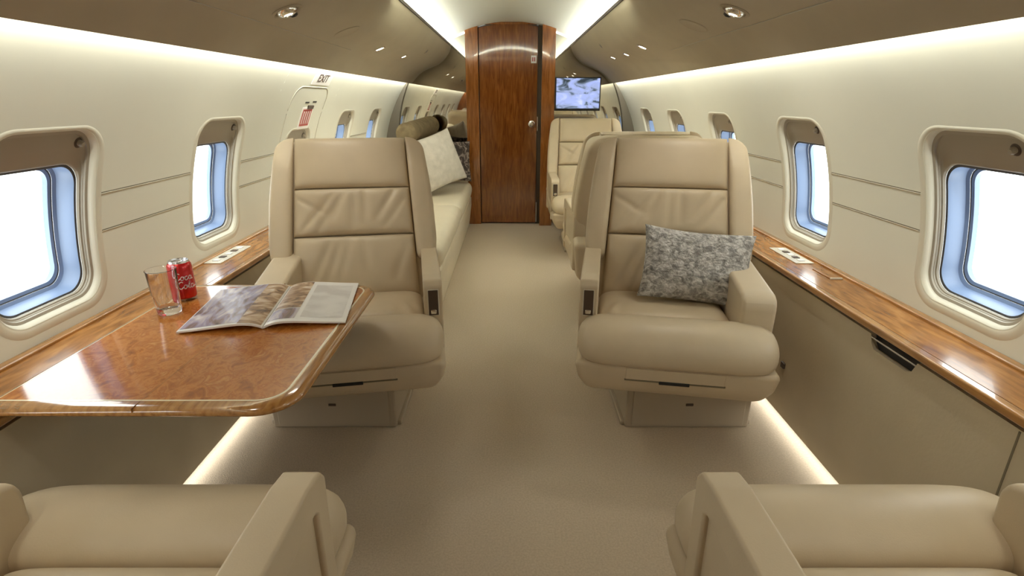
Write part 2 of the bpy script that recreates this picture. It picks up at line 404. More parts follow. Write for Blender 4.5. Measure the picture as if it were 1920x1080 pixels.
c = rbox('ceiling_rear', (-.545, .545), (Y0, DEND), (1.657, 1.69), .004, M['overhead']); rbox('lip', (-.60, .60), (DEND-.015, DEND), (1.657, 1.722), .002, M['overhead'], c); tag(c, 'flat tan ceiling panel over the rear of the cabin', 'ceiling', kind='structure')

# forward bulkhead: tinted mirror across the whole section
N = 60
loop = [(1.10, 0.)] + [(1.10, .5)] + [(R*cos(a)+.02, CZ+R*sin(a)) for a in [rad(-2+i*(92)/N) for i in range(N)]]
full = loop + [(-x, z) for x, z in loop[::-1]]
b = prism('wall_front', full, Y1, Y1+.02, 0, M['mirror'], axis='y'); tag(b, 'tinted mirror bulkhead closing the front of the cabin', 'wall', kind='structure')
# bronze arch hugging the wall in front of the mirror
for tn, sd in ((1, -1), (2, 1)):
    A = []; B = []
    for i in range(41):
        z = .59+(1.335-.59)*i/40; x = wx(z)+.003; t = (1.335-z)/(1.335-.59)
        A.append((sd*x, z)); B.append((sd*(x-.016-.10*min(1, t*1.6)**.9), z))
    a = prism('trim_%d' % tn, A+B[::-1], Y1-.035, Y1-.001, 0, M['arch'], axis='y'); tag(a, 'dark bronze arch trim where the %s wall meets the mirror' % ('left' if sd < 0 else 'right'), 'trim', kind='structure')
# aft bulkhead behind the viewer
b = prism('wall_back', full, Y0-.03, Y0, 0, M['door'], axis='y'); tag(b, 'dark wooden bulkhead closing the rear of the cabin', 'wall', kind='structure')

# door
def ztop(x): return CZ+sqrt(1.248**2-x*x)
d = empty('door_1', (-.03, 5.30, 0)); tag(d, 'glossy dark wooden door in the middle of the front bulkhead', 'door', kind='structure'); off = Vector(d.location)
def dl(o): o.data.transform(Matrix.Translation(-off)); return o
def slab(name, x0, x1, y0, y1, z0, m, par, top=0.):
    pts = [(x0, z0), (x1, z0)] + [(x1+(x0-x1)*i/8, ztop(x1+(x0-x1)*i/8)-top) for i in range(9)]
    return prism(name, pts, y0, y1, .002, m, par, axis='y', seg=2)
dl(slab('door_leaf', -.294, .246, 5.315, 5.355, .012, M['door'], d, .018))
dl(slab('side_stile', -.418, -.300, 5.295, 5.357, 0, M['door_frame'], d, .002))
dl(slab('jamb', .247, .283, 5.325, 5.3565, 0, M['edge'], d, .004))
dl(slab('back_frame', -.31, .31, 5.3555, 5.359, 0, M['edge'], d, .004))
dl(slab('post', .281, .402, 5.22, 5.357, 0, M['door_frame'], d, .0))
dl(rbox('header', (-.30, .25), (5.308, 5.35), (1.822, 1.842), .003, M['door_frame'], d))
h = dl(lathe('door_handle', [(.030, 0), (.030, .006), (.012, .010), (.010, .03), (.022, .04), (.024, .052), (.014, .062)], M['chrome'], d, 28))
h.data.transform(Matrix.Translation(off)); h.data.transform(Matrix.Translation((.197, 5.316, .965)) @ Matrix.Rotation(rad(90), 4, 'X')); dl(h)
dl(rbox('strike_plate', (.2475, .2545), (5.305, 5.326), (.90, 1.03), .001, M['chrome'], d))
dl(rbox('hinge_plate', (.2475, .2565), (5.30, 5.326), (.02, .22), .001, M['alu'], d))
dl(rbox('notice_plate', (.185, .235), (5.3125, 5.316), (1.50, 1.565), .001, M['white'], d))
bm = bmesh.new()
for j in range(2):
    rbox('', (.195+j*.018, .205+j*.018), (5.3112, 5.313), (1.515, 1.55), 0, None, bm=bm)
dl(bm_obj('notice_print', bm, M['red_print'], d))

# ------------------------------------------------------------------ lamps and fittings in the overhead panels
def on_psu(sd, x, y, prof_list, scale=(1, 1)):
    z, an = psu_at(x)
    c = Vector((sd*x, y, z)); nrm = Vector((sd*sin(an), 0, -cos(an)))      # pointing down into the cabin
    q = nrm.to_track_quat('Z', 'Y').to_matrix().to_4x4()
    return c, q
def fitting(name, sd, x, y, parts, label, cat, group, s=1.):
    c, q = on_psu(sd, x, y, None); e = empty(name, c); tag(e, label, cat, group)
    for nm, prof, m in parts:
        o = lathe(nm, prof, m, e, 28); o.data.transform(q @ Matrix.Scale(s, 4))
    return e
eye = [('bezel', [(.052, -.006), (.052, .002), (.046, .006), (.040, .004), (.037, -.002)], M['overhead']), ('eyeball', [(.036, -.002), (.034, .006), (.026, .013), (.018, .015), (.016, .010)], M['chrome']), ('lens', [(.0165, .009), (.0165, .0115), (.010, .012)], M['lamp'])]
spot = [('bezel', [(.027, -.004), (.027, .002), (.023, .004), (.019, .0)], M['chrome']), ('lens', [(.019, -.002), (.018, .002), (.008, .003)], M['lamp'])]
for sd, x, y, lb in ((-1, .745, 1.976, 'large swivelling reading lamp in the left overhead panel nearest the viewer'), (1, .744, 1.978, 'large swivelling reading lamp in the right overhead panel nearest the viewer')):
    e = fitting('reading_lamp', sd, x, y, eye, lb, 'lamp', 'swivelling reading lamps')
    c, q = on_psu(sd, x, y, None)
    o = lathe('air_nozzle', [(.015, -.004), (.015, .007), (.010, .010), (.007, .004)], M['black'], e, 20); o.data.transform(Matrix.Translation((0, .055, .0)) @ q)
for sd, x, y, lb in ((-1, .752, 3.338, 'lit chrome downlight in left overhead panel above the sofa near end'), (-1, .739, 3.998, 'lit chrome downlight in left overhead panel above the sofa far end'),
                     (1, .741, 3.281, 'bright chrome downlight in right overhead panel, nearest of the three small ones'), (1, .75, 3.763, 'small chrome downlight in right overhead panel, middle of three'), (1, .731, 4.139, 'small chrome downlight in right overhead panel, closest to the television')):
    fitting('downlight', sd, x, y, spot, lb, 'lamp', 'small downlights', 1.25 if y < 3.5 else .9)
for sd, x, y in ((-1, .73, 2.614), (1, .736, 2.381)):
    e = fitting('speaker_cover', sd, x, y, [('rim', [(.062, -.006), (.062, .0015), (.058, .003), (.054, .0015)], M['overhead']), ('grille', [(.0535, -.004), (.05, .0008), (.01, .0012)], M['reveal'])],
            'round flush fabric coloured cover in the %s overhead panel' % ('left' if sd < 0 else 'right'), 'speaker', 'round overhead covers')
for sd, x, y in ((-1, .627, 4.33), (1, .619, 4.008)):
    fitting('air_vent', sd, x, y, [('rim', [(.024, -.004), (.023, .001), (.017, .002)], M['overhead']), ('nozzle', [(.017, -.003), (.016, .002), (.005, .0025)], M['black'])],
            'small black air nozzle high in the %s overhead panel' % ('left' if sd < 0 else 'right'), 'vent', 'overhead air nozzles')

# ------------------------------------------------------------------ cabin seats
RC = rad(23.5)
def bk(x, v, n): return (x, v*sin(RC)-n*cos(RC), .42+v*cos(RC)+n*sin(RC))    # back plane
def crease(lines):
    def f(u, v):
        t = 0
        for (x0, y0, x1, y1, dep, wd) in lines:
            dx, dy = x1-x0, y1-y0; L2 = dx*dx+dy*dy; k = max(0, min(1, ((u-x0)*dx+(v-y0)*dy)/L2))
            dd = math.hypot(u-x0-k*dx, (v-y0-k*dy)*.45); t -= 2.1*dep*exp(-(dd/(wd*1.2))**2)*(sin(pi*min(1, .12+k*.88))**.6)
        return t
    return f
MID = [(-.85, -.8, -.25, .95, .004, .05), (-.6, -.95, -.35, .2, .003, .045), (-.35, -.3, -.15, .95, .0045, .045), (-.02, -.7, .05, .95, .003, .05), (.22, .95, .18, -.6, .004, .045), (.75, .95, .35, -.5, .0045, .05), (.9, .5, .5, -.8, .003, .05), (-.95, .6, -.4, -.2, .003, .05)]
LUM = [(-.75, -.7, -.35, .95, .0045, .05), (-.55, -.9, -.2, .9, .0045, .05), (-.25, -.4, -.05, .95, .003, .045), (.15, .95, .2, -.2, .0025, .05), (.85, .6, .6, -.6, .003, .06)]
def halfw(v):
    k = [(0, .300), (.12, .312), (.25, .322), (.4, .316), (.5, .306), (.6, .293), (.68, .28)]
    for (a, b), (c, d_) in zip(k, k[1:]):
        if a <= v <= c: return b+(d_-b)*(v-a)/(c-a)
    return k[-1][1]
VT = .672
def make_seat(s):
    root = empty('cabin_seat'); LE = M['leather']
    # back shell
    rings = []
    rows = [i/18*(VT-.05) for i in range(19)] + [VT-.05+.05*sin(a*pi/12) for a in range(1, 7)]
    for v in rows:
        e = max(0., (v-(VT-.05))/.05); kk = sqrt(max(.0001, 1-e*e)); hw = halfw(v)-.055*(1-kk); T = .065*max(.25, kk)
        ring = []
        for j in range(40):
            a = 2*pi*j/40; ca, sa = cos(a), sin(a); p = .32
            x = hw*math.copysign(abs(ca)**p, ca); nn = T*math.copysign(abs(sa)**p, sa)-.068
            arch = .012*(1-(x/.3)**2)*(v/VT)**6
            ring.append(bk(x, v+arch, nn))
        rings.append(ring)
    loft('back_shell', rings, LE, root, sharp=70)
    # side wings
    for sx in (-1, 1):
        rings = []
        v0 = .165
        rows = [v0, v0+.006, v0+.02] + [v0+.02+(VT-.075-v0)*i/16 for i in range(1, 17)] + [VT-.055+.05*sin(a*pi/12) for a in range(1, 7)]
        for i, v in enumerate(rows):
            e = max(0., (v-(VT-.055))/.05); kk = sqrt(max(.0, 1-e*e)); lo = {0: .75, 1: .93}.get(i, 1.)
            xi = .250-.030*(v/VT); xo = halfw(min(v, VT))+.004-.06*(1-kk); xc = (xi+xo)/2; hw = (xo-xi)/2*lo; tp = min(1, max(0, (VT-.01-v)/.13)); T = (.008+(.022+.012*min(1, (VT-v)/.4))*tp*tp*(3-2*tp))*max(.3, kk)*lo
            ring = []
            for j in range(24):
                a = 2*pi*j/24; ca, sa = cos(a), sin(a); p = .5
                ring.append(bk(sx*(xc+hw*math.copysign(abs(ca)**p, ca)), v+.012*(1-(xc/.3)**2)*(v/VT)**6, T*math.copysign(abs(sa)**p, sa)))
            rings.append(ring)
        loft('side_wing', rings, LE, root, sharp=70)
    # three cushions of the backrest
    def mp(vc): return lambda x, y, n: bk(x, vc+y, n)
    w0 = None
    def cush(name, va, vb, t, disp=None):
        vc = (va+vb)/2; wv = lambda v: (.250-.030*((vc+v*(vb-va)/2)/VT)-.004)*2
        puff(name, 1., vb-va, t, mp(vc), LE, root, 60, 40, 8, .42, disp, wf=wv, back=.02)
    cush('headrest', .462, VT-.004, .030)
    cush('back_cushion', .268, .458, .036, crease(MID))
    cush('lumbar_cushion', .015, .264, .040, crease(LUM))
    # seat pad and front roll
    puff('seat_pad', .47, .345, .075, lambda x, y, n: (x+s*.0225, -.124+y, .393+n-.06*y), LE, root, 40, 30, 8, .4, back=.02,
         disp=crease([(s*.95, -.9, s*.75, -.1, .004, .05), (s*.7, -.95, s*.6, -.3, .003, .05)]))
    prof = [(-.293, .448), (-.302, .468), (-.325, .483), (-.36, .494), (-.40, .496), (-.44, .487), (-.475, .466), (-.497, .436), (-.504, .405), (-.498, .378), (-.482, .364), (-.44, .358), (-.36, .358), (-.31, .37), (-.295, .41)]
    cy = sum(p[0] for p in prof)/len(prof); cz = sum(p[1] for p in prof)/len(prof)
    dense = []
    for i in range(len(prof)):
        a, b, c, d_ = [Vector(prof[(i+k) % len(prof)]) for k in (-1, 0, 1, 2)]
        for t in (0, .33, .66): dense.append(.5*((2*b)+(c-a)*t+(2*a-5*b+4*c-d_)*t*t+(3*b-a-3*c+d_)*t**3))
    rings = []
    for i in range(41):
        u = sin(pi/2*(2*i/40-1)); k = max(.02, (1-abs(u)**9))**.38
        wr = 0.
        rings.append([(u*.318, cy+(p.x-cy)*k, cz-.01+(p.y-cz+.01)*k + (.0025*sin(u*95)*exp(-((abs(u)-.93)/.05)**2) if p.y > .43 else 0)) for p in dense])
    loft('front_roll', rings, LE, root, sharp=80)
    # lower shell with drawer
    prism('lower_shell', [(-.486, .372), (-.476, .30), (-.450, .256), (-.41, .236), (.20, .236), (.262, .27), (.262, .46), (.20, .50), (.02, .42), (-.25, .40), (-.30, .368)], -.321, .321, .030, LE, root, 'x', 5)
    for v in [o for o in bpy.data.objects if o.parent == root and o.name.startswith('lower_shell')][-1].data.vertices: v.co.x *= 1-.16*max(0, min(1, (.345-v.co.z)/.11))**1.6
    dr = prism('drawer', [(-.4865, .360), (-.4815, .318), (-.46, .318), (-.46, .360)], -.155, .155, .0015, LE, root, 'x', 2)
    rbox('drawer_gap', (-.158, .158), (-.4825, -.465), (.3135, .3178), .0, M['seam'], dr)
    rbox('drawer_latch', (-.048, .048), (-.485, -.465), (.308, .319), .002, M['black'], dr)
    # arms
    x0, x1 = s*.258, s*.322
    a = prism('armrest', [(.14, .552), (.14, .604), (.10, .617), (-.29, .614), (-.338, .606), (-.354, .586), (-.348, .30), (-.305, .30), (-.305, .545), (-.295, .553)], x0, x1, .012, LE, root, 'x', 3)
    prism('side_panel', [(.14, .30), (.14, .57), (-.31, .57), (-.31, .30)], x0+s*.004, x1-s*.010, .003, LE, root, 'x', 2)
    rbox('arm_back', (min(x0, x1), max(x0, x1)), (.11, .20), (.30, .604), .012, LE, root)
    cp = rbox('control_panel', (s*.290-.0165, s*.290+.0165), (-.3575, -.345), (.484, .574), .002, M['dark'], a)
    rbox('control_bezel', (s*.290-.020, s*.290+.020), (-.3545, -.345), (.480, .578), .003, M['plate'], a)
    lv = rbox('recline_lever', (s*.290-.010, s*.290+.010), (-.364, -.35), (.490, .506), .004, M['chrome'], a)
    x0, x1 = -s*.203, -s*.312
    prism('armrest', [(.17, .36), (.17, .605), (.10, .610), (-.32, .588), (-.350, .576), (-.362, .55), (-.356, .40), (-.30, .36)], x0, x1, .018, LE, root, 'x', 4)
    # pedestal, fixed square to the floor rails
    pd = rbox('pedestal', (-.235, .235), (-.243, .26), (0, .23), .008, M['plastic'], root)
    pd.location = (-s*.060, 0, 0)
    rbox('pedestal_panel', (-.212, .212), (-.2475, -.24), (.012, .178), .003, M['plastic'], pd)
    rbox('pedestal_latch', (-.014, .014), (-.2505, -.245), (.098, .108), .002, M['dark'], pd)
    rbox('foot_flange', (-.25, .25), (-.225, .28), (0, .018), .006, M['plastic'], pd)
    return root

def pose(o, x, y, deg):
    o.location = (x, y, 0); o.rotation_euler = (0, 0, rad(deg))
    for c in o.children:
        if c.name.startswith('pedestal') : c.rotation_euler = (0, 0, 0 if abs(deg) in (0, 180) else -rad(deg))
    return o
G = 'tan leather cabin seats'
sA = make_seat(-1); sL = make_seat(1)
pose(sA, .612, 2.0, -10); tag(sA, 'tan leather armchair facing the viewer with a grey fur cushion on it', 'seat', G)
pose(sL, -.612, 2.0, 10); tag(sL, 'tan leather armchair facing the viewer behind the wooden table', 'seat', G)
o = copy_tree(sA); pose(o, .63, 4.46, 0); tag(o, 'tan leather armchair facing the viewer just below the television', 'seat', G)
o = copy_tree(sL); pose(o, .655, 2.98, 180); tag(o, 'tan leather armchair seen from behind, back to back with the grey cushion seat', 'seat', G)
o = copy_tree(sA); pose(o, -.635, .39, 180); tag(o, 'tan leather armchair at the bottom edge in front of the wooden table', 'seat', G)
o = copy_tree(sL); pose(o, .635, .39, 180); tag(o, 'tan leather armchair at the bottom edge beside the bare wooden ledge', 'seat', G)

# ------------------------------------------------------------------ cushions
def pillow(name, w, h, t, m, label, loc, rot, group=None, seed=1, pinch=.07):
    vs = []; fs = []; n = 40; rnd = random.Random(seed); ph = [rnd.random()*6 for _ in range(6)]
    for sgn in (1, -1):
        b = len(vs)
        for j in range(n+1):
            v = sin(pi/2*(2*j/n-1))
            for i in range(n+1):
                u = sin(pi/2*(2*i/n-1))
                th = t/2*((1-u*u)*(1-v*v))**.42 if abs(u) < 1 and abs(v) < 1 else 0
                th *= 1+.06*sin(4*u+ph[0])*sin(3*v+ph[1])
                x = w/2*u*(1-pinch*(1-v*v)); z = h/2*v*(1-pinch*(1-u*u))
                vs.append((x, sgn*th+.012*sin(2.5*u+ph[2])*(v*v), z))
        for j in range(n):
            for i in range(n): fs.append((b+j*(n+1)+i, b+j*(n+1)+i+1, b+(j+1)*(n+1)+i+1, b+(j+1)*(n+1)+i))
    o = mesh(name, vs, fs, m, None, 80, 1e-5); o.location = loc; o.rotation_euler = [rad(a) for a in rot]
    return tag(o, label, 'cushion', group)
pillow('throw_cushion', .405, .275, .125, M['fur'], 'mottled grey fur cushion leaning in the right armchair', (.690, 1.905, .596), (-24, 5, -8), seed=3)
pillow('throw_cushion', .45, .43, .16, M['white_cloth'], 'square off white cushion standing on the sofa', (-.605, 4.42, .712), (-16, -14, 42), seed=5)
pillow('throw_cushion', .37, .37, .12, M['pattern_cloth'], 'dark brown patterned cushion on the sofa behind the off white one', (-.545, 5.0, .655), (-14, 4, 24), seed=9)
# bolster
rings = []
for i, (k, y) in enumerate([(.2, -.45), (.75, -.447), (.94, -.435), (1, -.41)] + [(1, -.41+.82*j/10) for j in range(1, 11)] + [(.94, .435), (.75, .447), (.2, .45)]):
    rings.append([(.082*k*cos(2*pi*j/28)*(1+.03*sin(y*40)), y, .082*k*sin(2*pi*j/28)*(1+.03*sin(y*40))) for j in range(28)])
o = loft('bolster_cushion', rings, M['brown_cloth'], None, sharp=60); o.location = (-.775, 4.72, .948); o.rotation_euler = (rad(2), 0, rad(-5))
tag(o, 'brown cylindrical bolster lying along the sofa back', 'cushion')

# ------------------------------------------------------------------ sofa
sf = empty('sofa', (-.70, 3.95, 0)); tag(sf, 'long leather sofa along the left wall, paler with window light in its colour', 'sofa'); off = Vector(sf.location)
def sl(o): o.data.transform(Matrix.Translation(-off)); return o
def sweep(name, prof, y0, y1, m, par, rnd=.05, n=24):
    cx = sum(p[0] for p in prof)/len(prof); cz = sum(p[1] for p in prof)/len(prof); rings = []
    for i in range(n+1):
        u = sin(pi/2*(2*i/n-1)); k = max(.05, 1-abs(u)**(14))**.35
        rings.append([(cx+(x-cx)*(1-rnd*(1-k)/.3*.3), y0+(y1-y0)*(u+1)/2, cz+(z-cz)*(1-rnd*(1-k))) for x, z in prof])
    return loft(name, rings, m, par, sharp=60)
def smooth(prof, k=3):
    out = []; P = [Vector(p) for p in prof]; n = len(P)
    for i in range(n):
        a, b, c, d_ = P[i-1], P[i], P[(i+1) % n], P[(i+2) % n]
        for t in [j/k for j in range(k)]:
            v = .5*((2*b)+(c-a)*t+(2*a-5*b+4*c-d_)*t*t+(3*b-a-3*c+d_)*t**3); out.append((v.x, v.y))
    return out
SP = smooth([(-.80, .30), (-.80, .42), (-.70, .438), (-.55, .446), (-.44, .446), (-.395, .435), (-.372, .405), (-.370, .36), (-.385, .315), (-.42, .29), (-.6, .285)])
for ya, yb in ((2.78, 3.985), (3.99, 5.19)):
    sl(sweep('seat_cushion', SP, ya, yb, M['leather_window_lit'], sf, .35))
sl(prism('sofa_front', [(-.82, 0), (-.42, 0), (-.405, .06), (-.385, .22), (-.385, .30), (-.82, .30)], 2.79, 5.18, .01, M['leather_window_lit'], sf, 'y'))
BP = smooth([(-.80, .40), (-.755, .44), (-.755, .60), (-.785, .80), (-.82, .855), (-.88, .865), (-.95, .84), (-1.0, .70), (-1.0, .40)])
for ya, yb in ((2.78, 3.985), (3.99, 5.19)):
    sl(sweep('back_cushion', BP, ya, yb, M['leather_window_lit'], sf, .25))
sl(rbox('sofa_end', (-.80, -.42), (5.18, 5.25), (0, .60), .02, M['leather_window_lit'], sf))
sl(rbox('floor_glide', (-.43, -.415), (5.0, 5.06), (.01, .05), .004, M['chrome'], sf))

# ------------------------------------------------------------------ table
TZ = .615
tb = empty('fold_out_table', (-.75, 1.315, TZ)); tag(tb, 'glossy burl wood table folded out from the left side ledge', 'table'); off = Vector(tb.location)
def tl(o): o.data.transform(Matrix.Translation(-off)); return o
def tloop(ins, r, n=10):
    x0, x1, y0, y1 = -1.045+ins*.4, -.430-ins, .900+ins, 1.655-ins; r = max(.004, r)
    pts = [(x0, y0)]
    for cx, cy, a0 in ((x1-r, y0+r, -90), (x1-r, y1-r, 0)):
        for i in range(n+1):
            a = rad(a0+90*i/n); pts.append((cx+r*cos(a), cy+r*sin(a)))
    pts.append((x0, y1)); return pts
def ringband(name, a, b, m):
    n = len(a); return tl(mesh(name, list(a)+list(b), [(i, (i+1) % n, n+(i+1) % n, n+i) for i in range(n)], m, tb, 50))
Lz = lambda ins, r, z: [(x, y, z) for x, y in tloop(ins, r)]
# moulded edge
prof = [(.030, TZ), (.014, TZ-.0005), (.006, TZ-.003), (.001, TZ-.009), (0, TZ-.014), (.002, TZ-.018), (.007, TZ-.020), (.011, TZ-.021), (.012, TZ-.023), (.030, TZ-.024)]
rings = [Lz(i, .085-i, z) for i, z in prof]
tl(loft('table_edge', rings, M['oak'], tb, caps=False, sharp=50))
field = Lz(.035, .05, TZ); tl(mesh('table_top', field+[(x, y, TZ-.024) for x, y, z in field], [tuple(range(len(field))), tuple(range(len(field), 2*len(field)))] +
     [(i, (i+1) % len(field), len(field)+(i+1) % len(field), len(field)+i) for i in range(len(field))], M['burl'], tb))
def inl(name, i0, i1, m, dz): 
    a, b = Lz(i0, .085-i0, TZ+dz), Lz(i1, .085-i1, TZ+dz); return ringband(name, a, b, m)
inl('inlay', .030, .035, M['inlay'], .0003)
rings = [Lz(.030, .055, TZ-.024), Lz(.25, .04, TZ-.024)]
tl(loft('underside', [Lz(.03, .055, TZ-.0242), Lz(.03, .055, TZ-.026)], M['dark'], tb))
tl(rbox('hinge_seam', (-.7412, -.740), (.901, 1.654), (TZ-.010, TZ+.0003), 0, M['oak'], tb))
tl(rbox('support_arm', (-1.029, -.62), (1.20, 1.38), (TZ-.06, TZ-.026), .006, M['dark'], tb))

# magazine
mg = empty('open_magazine', (-.676, 1.444, TZ+.001), rad(9)); tag(mg, 'open glossy magazine lying on the wooden table', 'magazine')
PW, PH = .212, .325
def curve_z(t):    # t 0 spine .. 1 outer edge
    return .003+.022*(t*6*exp(-t*3.6))/.82*.8+.003*(1-t)
def page(name, sgn, t0, t1, y0, y1, m, dz, par, th=.0):
    n = 24; vs = []; fs = []
    for i in range(n+1):
        t = t0+(t1-t0)*i/n
        for y in (y0, y1): vs.append((sgn*PW*(t*.985+.004), y+sgn*0, curve_z(t)+dz))
    for i in range(n): fs.append((2*i, 2*i+2, 2*i+3, 2*i+1))
    if th:
        b = len(vs)
        for i in range(n+1):
            t = t0+(t1-t0)*i/n
            for y in (y0, y1): vs.append((sgn*PW*(t*.985+.004), y, max(.0004, curve_z(t)-th*(1-.3*t))))
        for i in range(n):
            fs.append((b+2*i, b+2*i+1, b+2*i+3, b+2*i+2)); fs.append((2*i, 2*i+2, b+2*i+2, b+2*i)); fs.append((2*i+1, 2*i+3, b+2*i+3, b+2*i+1))
        fs.append((0, 1, b+1, b)); fs.append((2*n, 2*n+1, b+2*n+1, b+2*n))
    return mesh(name, vs, fs, m, par, 50)
for sgn in (-1, 1):
    p = page('page_block', sgn, 0, 1, -PH/2, PH/2, M['paper'], 0, mg, .006)
    if sgn < 0:
        page('page_photo', sgn, .30, .985, -PH/2+.012, PH/2-.004, M['page_photo'], .0005, p)
        page('page_photo', sgn, .02, .30, -PH/2+.004, PH/2-.004, M['page_warm'], .0005, p)
    else:
        page('page_photo', sgn, .02, .36, -PH/2+.10, PH/2-.004, M['page_warm'], .0005, p)
        page('page_photo', sgn, .02, .36, -PH/2+.02, -PH/2+.095, M['page_photo'], .0005, p)
        page('page_print', sgn, .42, .94, -PH/2+.03, PH/2-.03, M['page_text'], .0005, p)

# soda can with script lettering
cn = empty('soda_can', (-.984, 1.513, TZ)); tag(cn, 'red soda can with white script on the table next to the ledge', 'can')
lathe('can_body', [(.026, .0), (.0265, .002), (.031, .009), (.033, .014), (.033, .103), (.0315, .110), (.0285, .116)], M['red_can'], cn, 48)
lathe('can_base', [(.0255, .0005), (.0265, .0005), (.0308, .0085), (.0312, .009)], M['alu'], cn, 48, caps=False)
lathe('can_lid', [(.0285, .1155), (.0275, .119), (.0268, .1215), (.0256, .1215), (.0246, .1165), (.005, .1165)], M['alu'], cn, 48)
tab = rbox('pull_tab', (-.008, .008), (-.012, .012), (.1165, .1195), .0012, M['alu'], cn)
def arc(cx, cy, rx, ry, a0, a1, n=14): return [(cx+rx*cos(rad(a0+(a1-a0)*i/n)), cy+ry*sin(rad(a0+(a1-a0)*i/n))) for i in range(n+1)]
def word(kind):
    S = []
    C = arc(.55, .9, .55, .85, 50, 330) ; o_ = arc(1.5, .5, .33, .45, 80, 450) + [(1.75, .85), (2.0, .8)]
    S += [C, o_]
    if kind == 'coca':
        S += [arc(2.45, .5, .33, .45, 50, 320) + [(2.9, .5)], arc(3.35, .5, .33, .45, 60, 400) + [(3.68, .9), (3.68, .2), (3.85, .05), (4.1, .25)]]
    else:
        S += [[(2.0, .3), (2.5, 1.1), (2.55, 1.7), (2.38, 1.75), (2.28, 1.2), (2.3, .3), (2.5, .05), (2.75, .25)], arc(3.15, .5, .33, .45, 60, 400) + [(3.48, .9), (3.48, .2), (3.65, .05), (4.1, .35), (4.6, .25)]]
    return S
fa = atan2(-1.545, .992)          # direction from the can to the viewer
bm = bmesh.new()
for kind, zb, da in (('coca', .066, .20), ('cola', .040, .34)):
    for st in word(kind):
        pts = []
        for (x, y) in st:
            a = fa+da+((x+.18*y)-2.1)*.0118/.033; pts.append((.0331*cos(a), .0331*sin(a), zb+y*.0125))
        tube_bm(bm, pts, .0012, 6)
bm_obj('lettering', bm, M['white_letter'], cn, 60)

# tumbler
gl = lathe('glass_tumbler', [(.0, .0), (.029, .0), (.031, .003), (.0345, .06), (.038, .125), (.0388, .1265), (.0378, .1275), (.0365, .126), (.033, .06), (.0285, .020), (.020, .016), (.0, .015)], M['glass'], None, 48, caps=False)
gl.location = (-.966, 1.402, TZ+.0006); tag(gl, 'empty clear glass tumbler on the table beside the red can', 'glass')

# ------------------------------------------------------------------ television
tv = empty('television', (.615, 5.25, 1.235)); tag(tv, 'flat television showing a pale blue picture on the front bulkhead', 'television')
rbox('casing', (-.225, .215), (0, .045), (-.150, .143), .006, M['black'], tv)
rbox('screen', (-.196, .204), (-.0015, .004), (-.128, .134), 0, M['screen'], tv)
rbox('wall_bracket', (-.06, .06), (.045, .109), (-.06, .06), .004, M['black'], tv)

# ------------------------------------------------------------------ emergency exit hatch
hx = empty('door_2', wpt(-1, 3.02, .4)); tag(hx, 'emergency exit hatch outlined in the left sidewall', 'door', kind='structure'); off = Vector(hx.location)
def hl(o): o.data.transform(Matrix.Translation(-off)); return o
s_top = R*math.asin((1.245-CZ)/R); pts = []
hp = [(-.26, -.02), (-.26, s_top-.09)] + [(-.26+.09-.09*cos(rad(a)), s_top-.09+.09*sin(rad(a))) for a in range(10, 91, 10)] + [(.26-.09+.09*sin(rad(a)), s_top-.09+.09*cos(rad(a))) for a in range(0, 91, 10)] + [(.26, -.02)]
dens = []
for a, b in zip(hp, hp[1:]):
    k = max(1, int(math.hypot(b[0]-a[0], b[1]-a[1])/.03)); dens += [(a[0]+(b[0]-a[0])*i/k, a[1]+(b[1]-a[1])*i/k) for i in range(k)]
dens.append(hp[-1])
hl(tube('hatch_gap', [wpt(-1, 3.02+p, s, .001) for p, s in dens], .0030, M['bezel'], hx, 6))
hl(tube('hatch_seal', [wpt(-1, 3.02+p*.982, s-.006, .0015) for p, s in dens], .0024, M['seam'], hx, 6))
def wallplate(name, y0, y1, z0, z1, d, m, par):
    s0, s1 = R*math.asin((z0-CZ)/R), R*math.asin((z1-CZ)/R); V = []; n = 4
    for dd in (.001, -d):
        for j in range(n+1):
            for y in (y0, y1): V.append(wpt(-1, y, s0+(s1-s0)*j/n, dd))
    F = []; b = 2*(n+1)
    for j in range(n):
        F += [(2*j, 2*j+1, 2*j+3, 2*j+2), (b+2*j, b+2*j+2, b+2*j+3, b+2*j+1), (2*j, 2*j+2, b+2*j+2, b+2*j), (2*j+1, b+2*j+1, b+2*j+3, 2*j+3)]
    F += [(0, b, b+1, 1), (2*n, 2*n+1, b+2*n+1, b+2*n)]
    return mesh(name, V, F, m, par, 40)
hl(wallplate('handle_slot', 2.965, 3.02, 1.165, 1.173, .0015, M['black'], hx)); hl(wallplate('handle_slot', 3.075, 3.13, 1.168, 1.176, .0015, M['black'], hx))
hl(wallplate('release_handle', 3.02, 3.10, 1.138, 1.155, .006, M['dark'], hx))
# red instruction placard
pc = empty('exit_placard', wpt(-1, 3.05, .52)); tag(pc, 'red and white instruction placard on the emergency exit hatch', 'sign'); off2 = Vector(pc.location)
a = wallplate('placard_plate', 2.955, 3.115, 1.035, 1.145, .002, M['white_letter'], pc); a.data.transform(Matrix.Translation(-off2))
a = wallplate('red_panel', 2.97, 3.10, 1.05, 1.135, .003, M['red_print'], pc); a.data.transform(Matrix.Translation(-off2))
V = []; 
for i in range(4):
    a = wallplate('print_stroke', 2.985+i*.03, 2.995+i*.03, 1.06, 1.125, .0037, M['white'], pc); a.data.transform(Matrix.Translation(-off2))
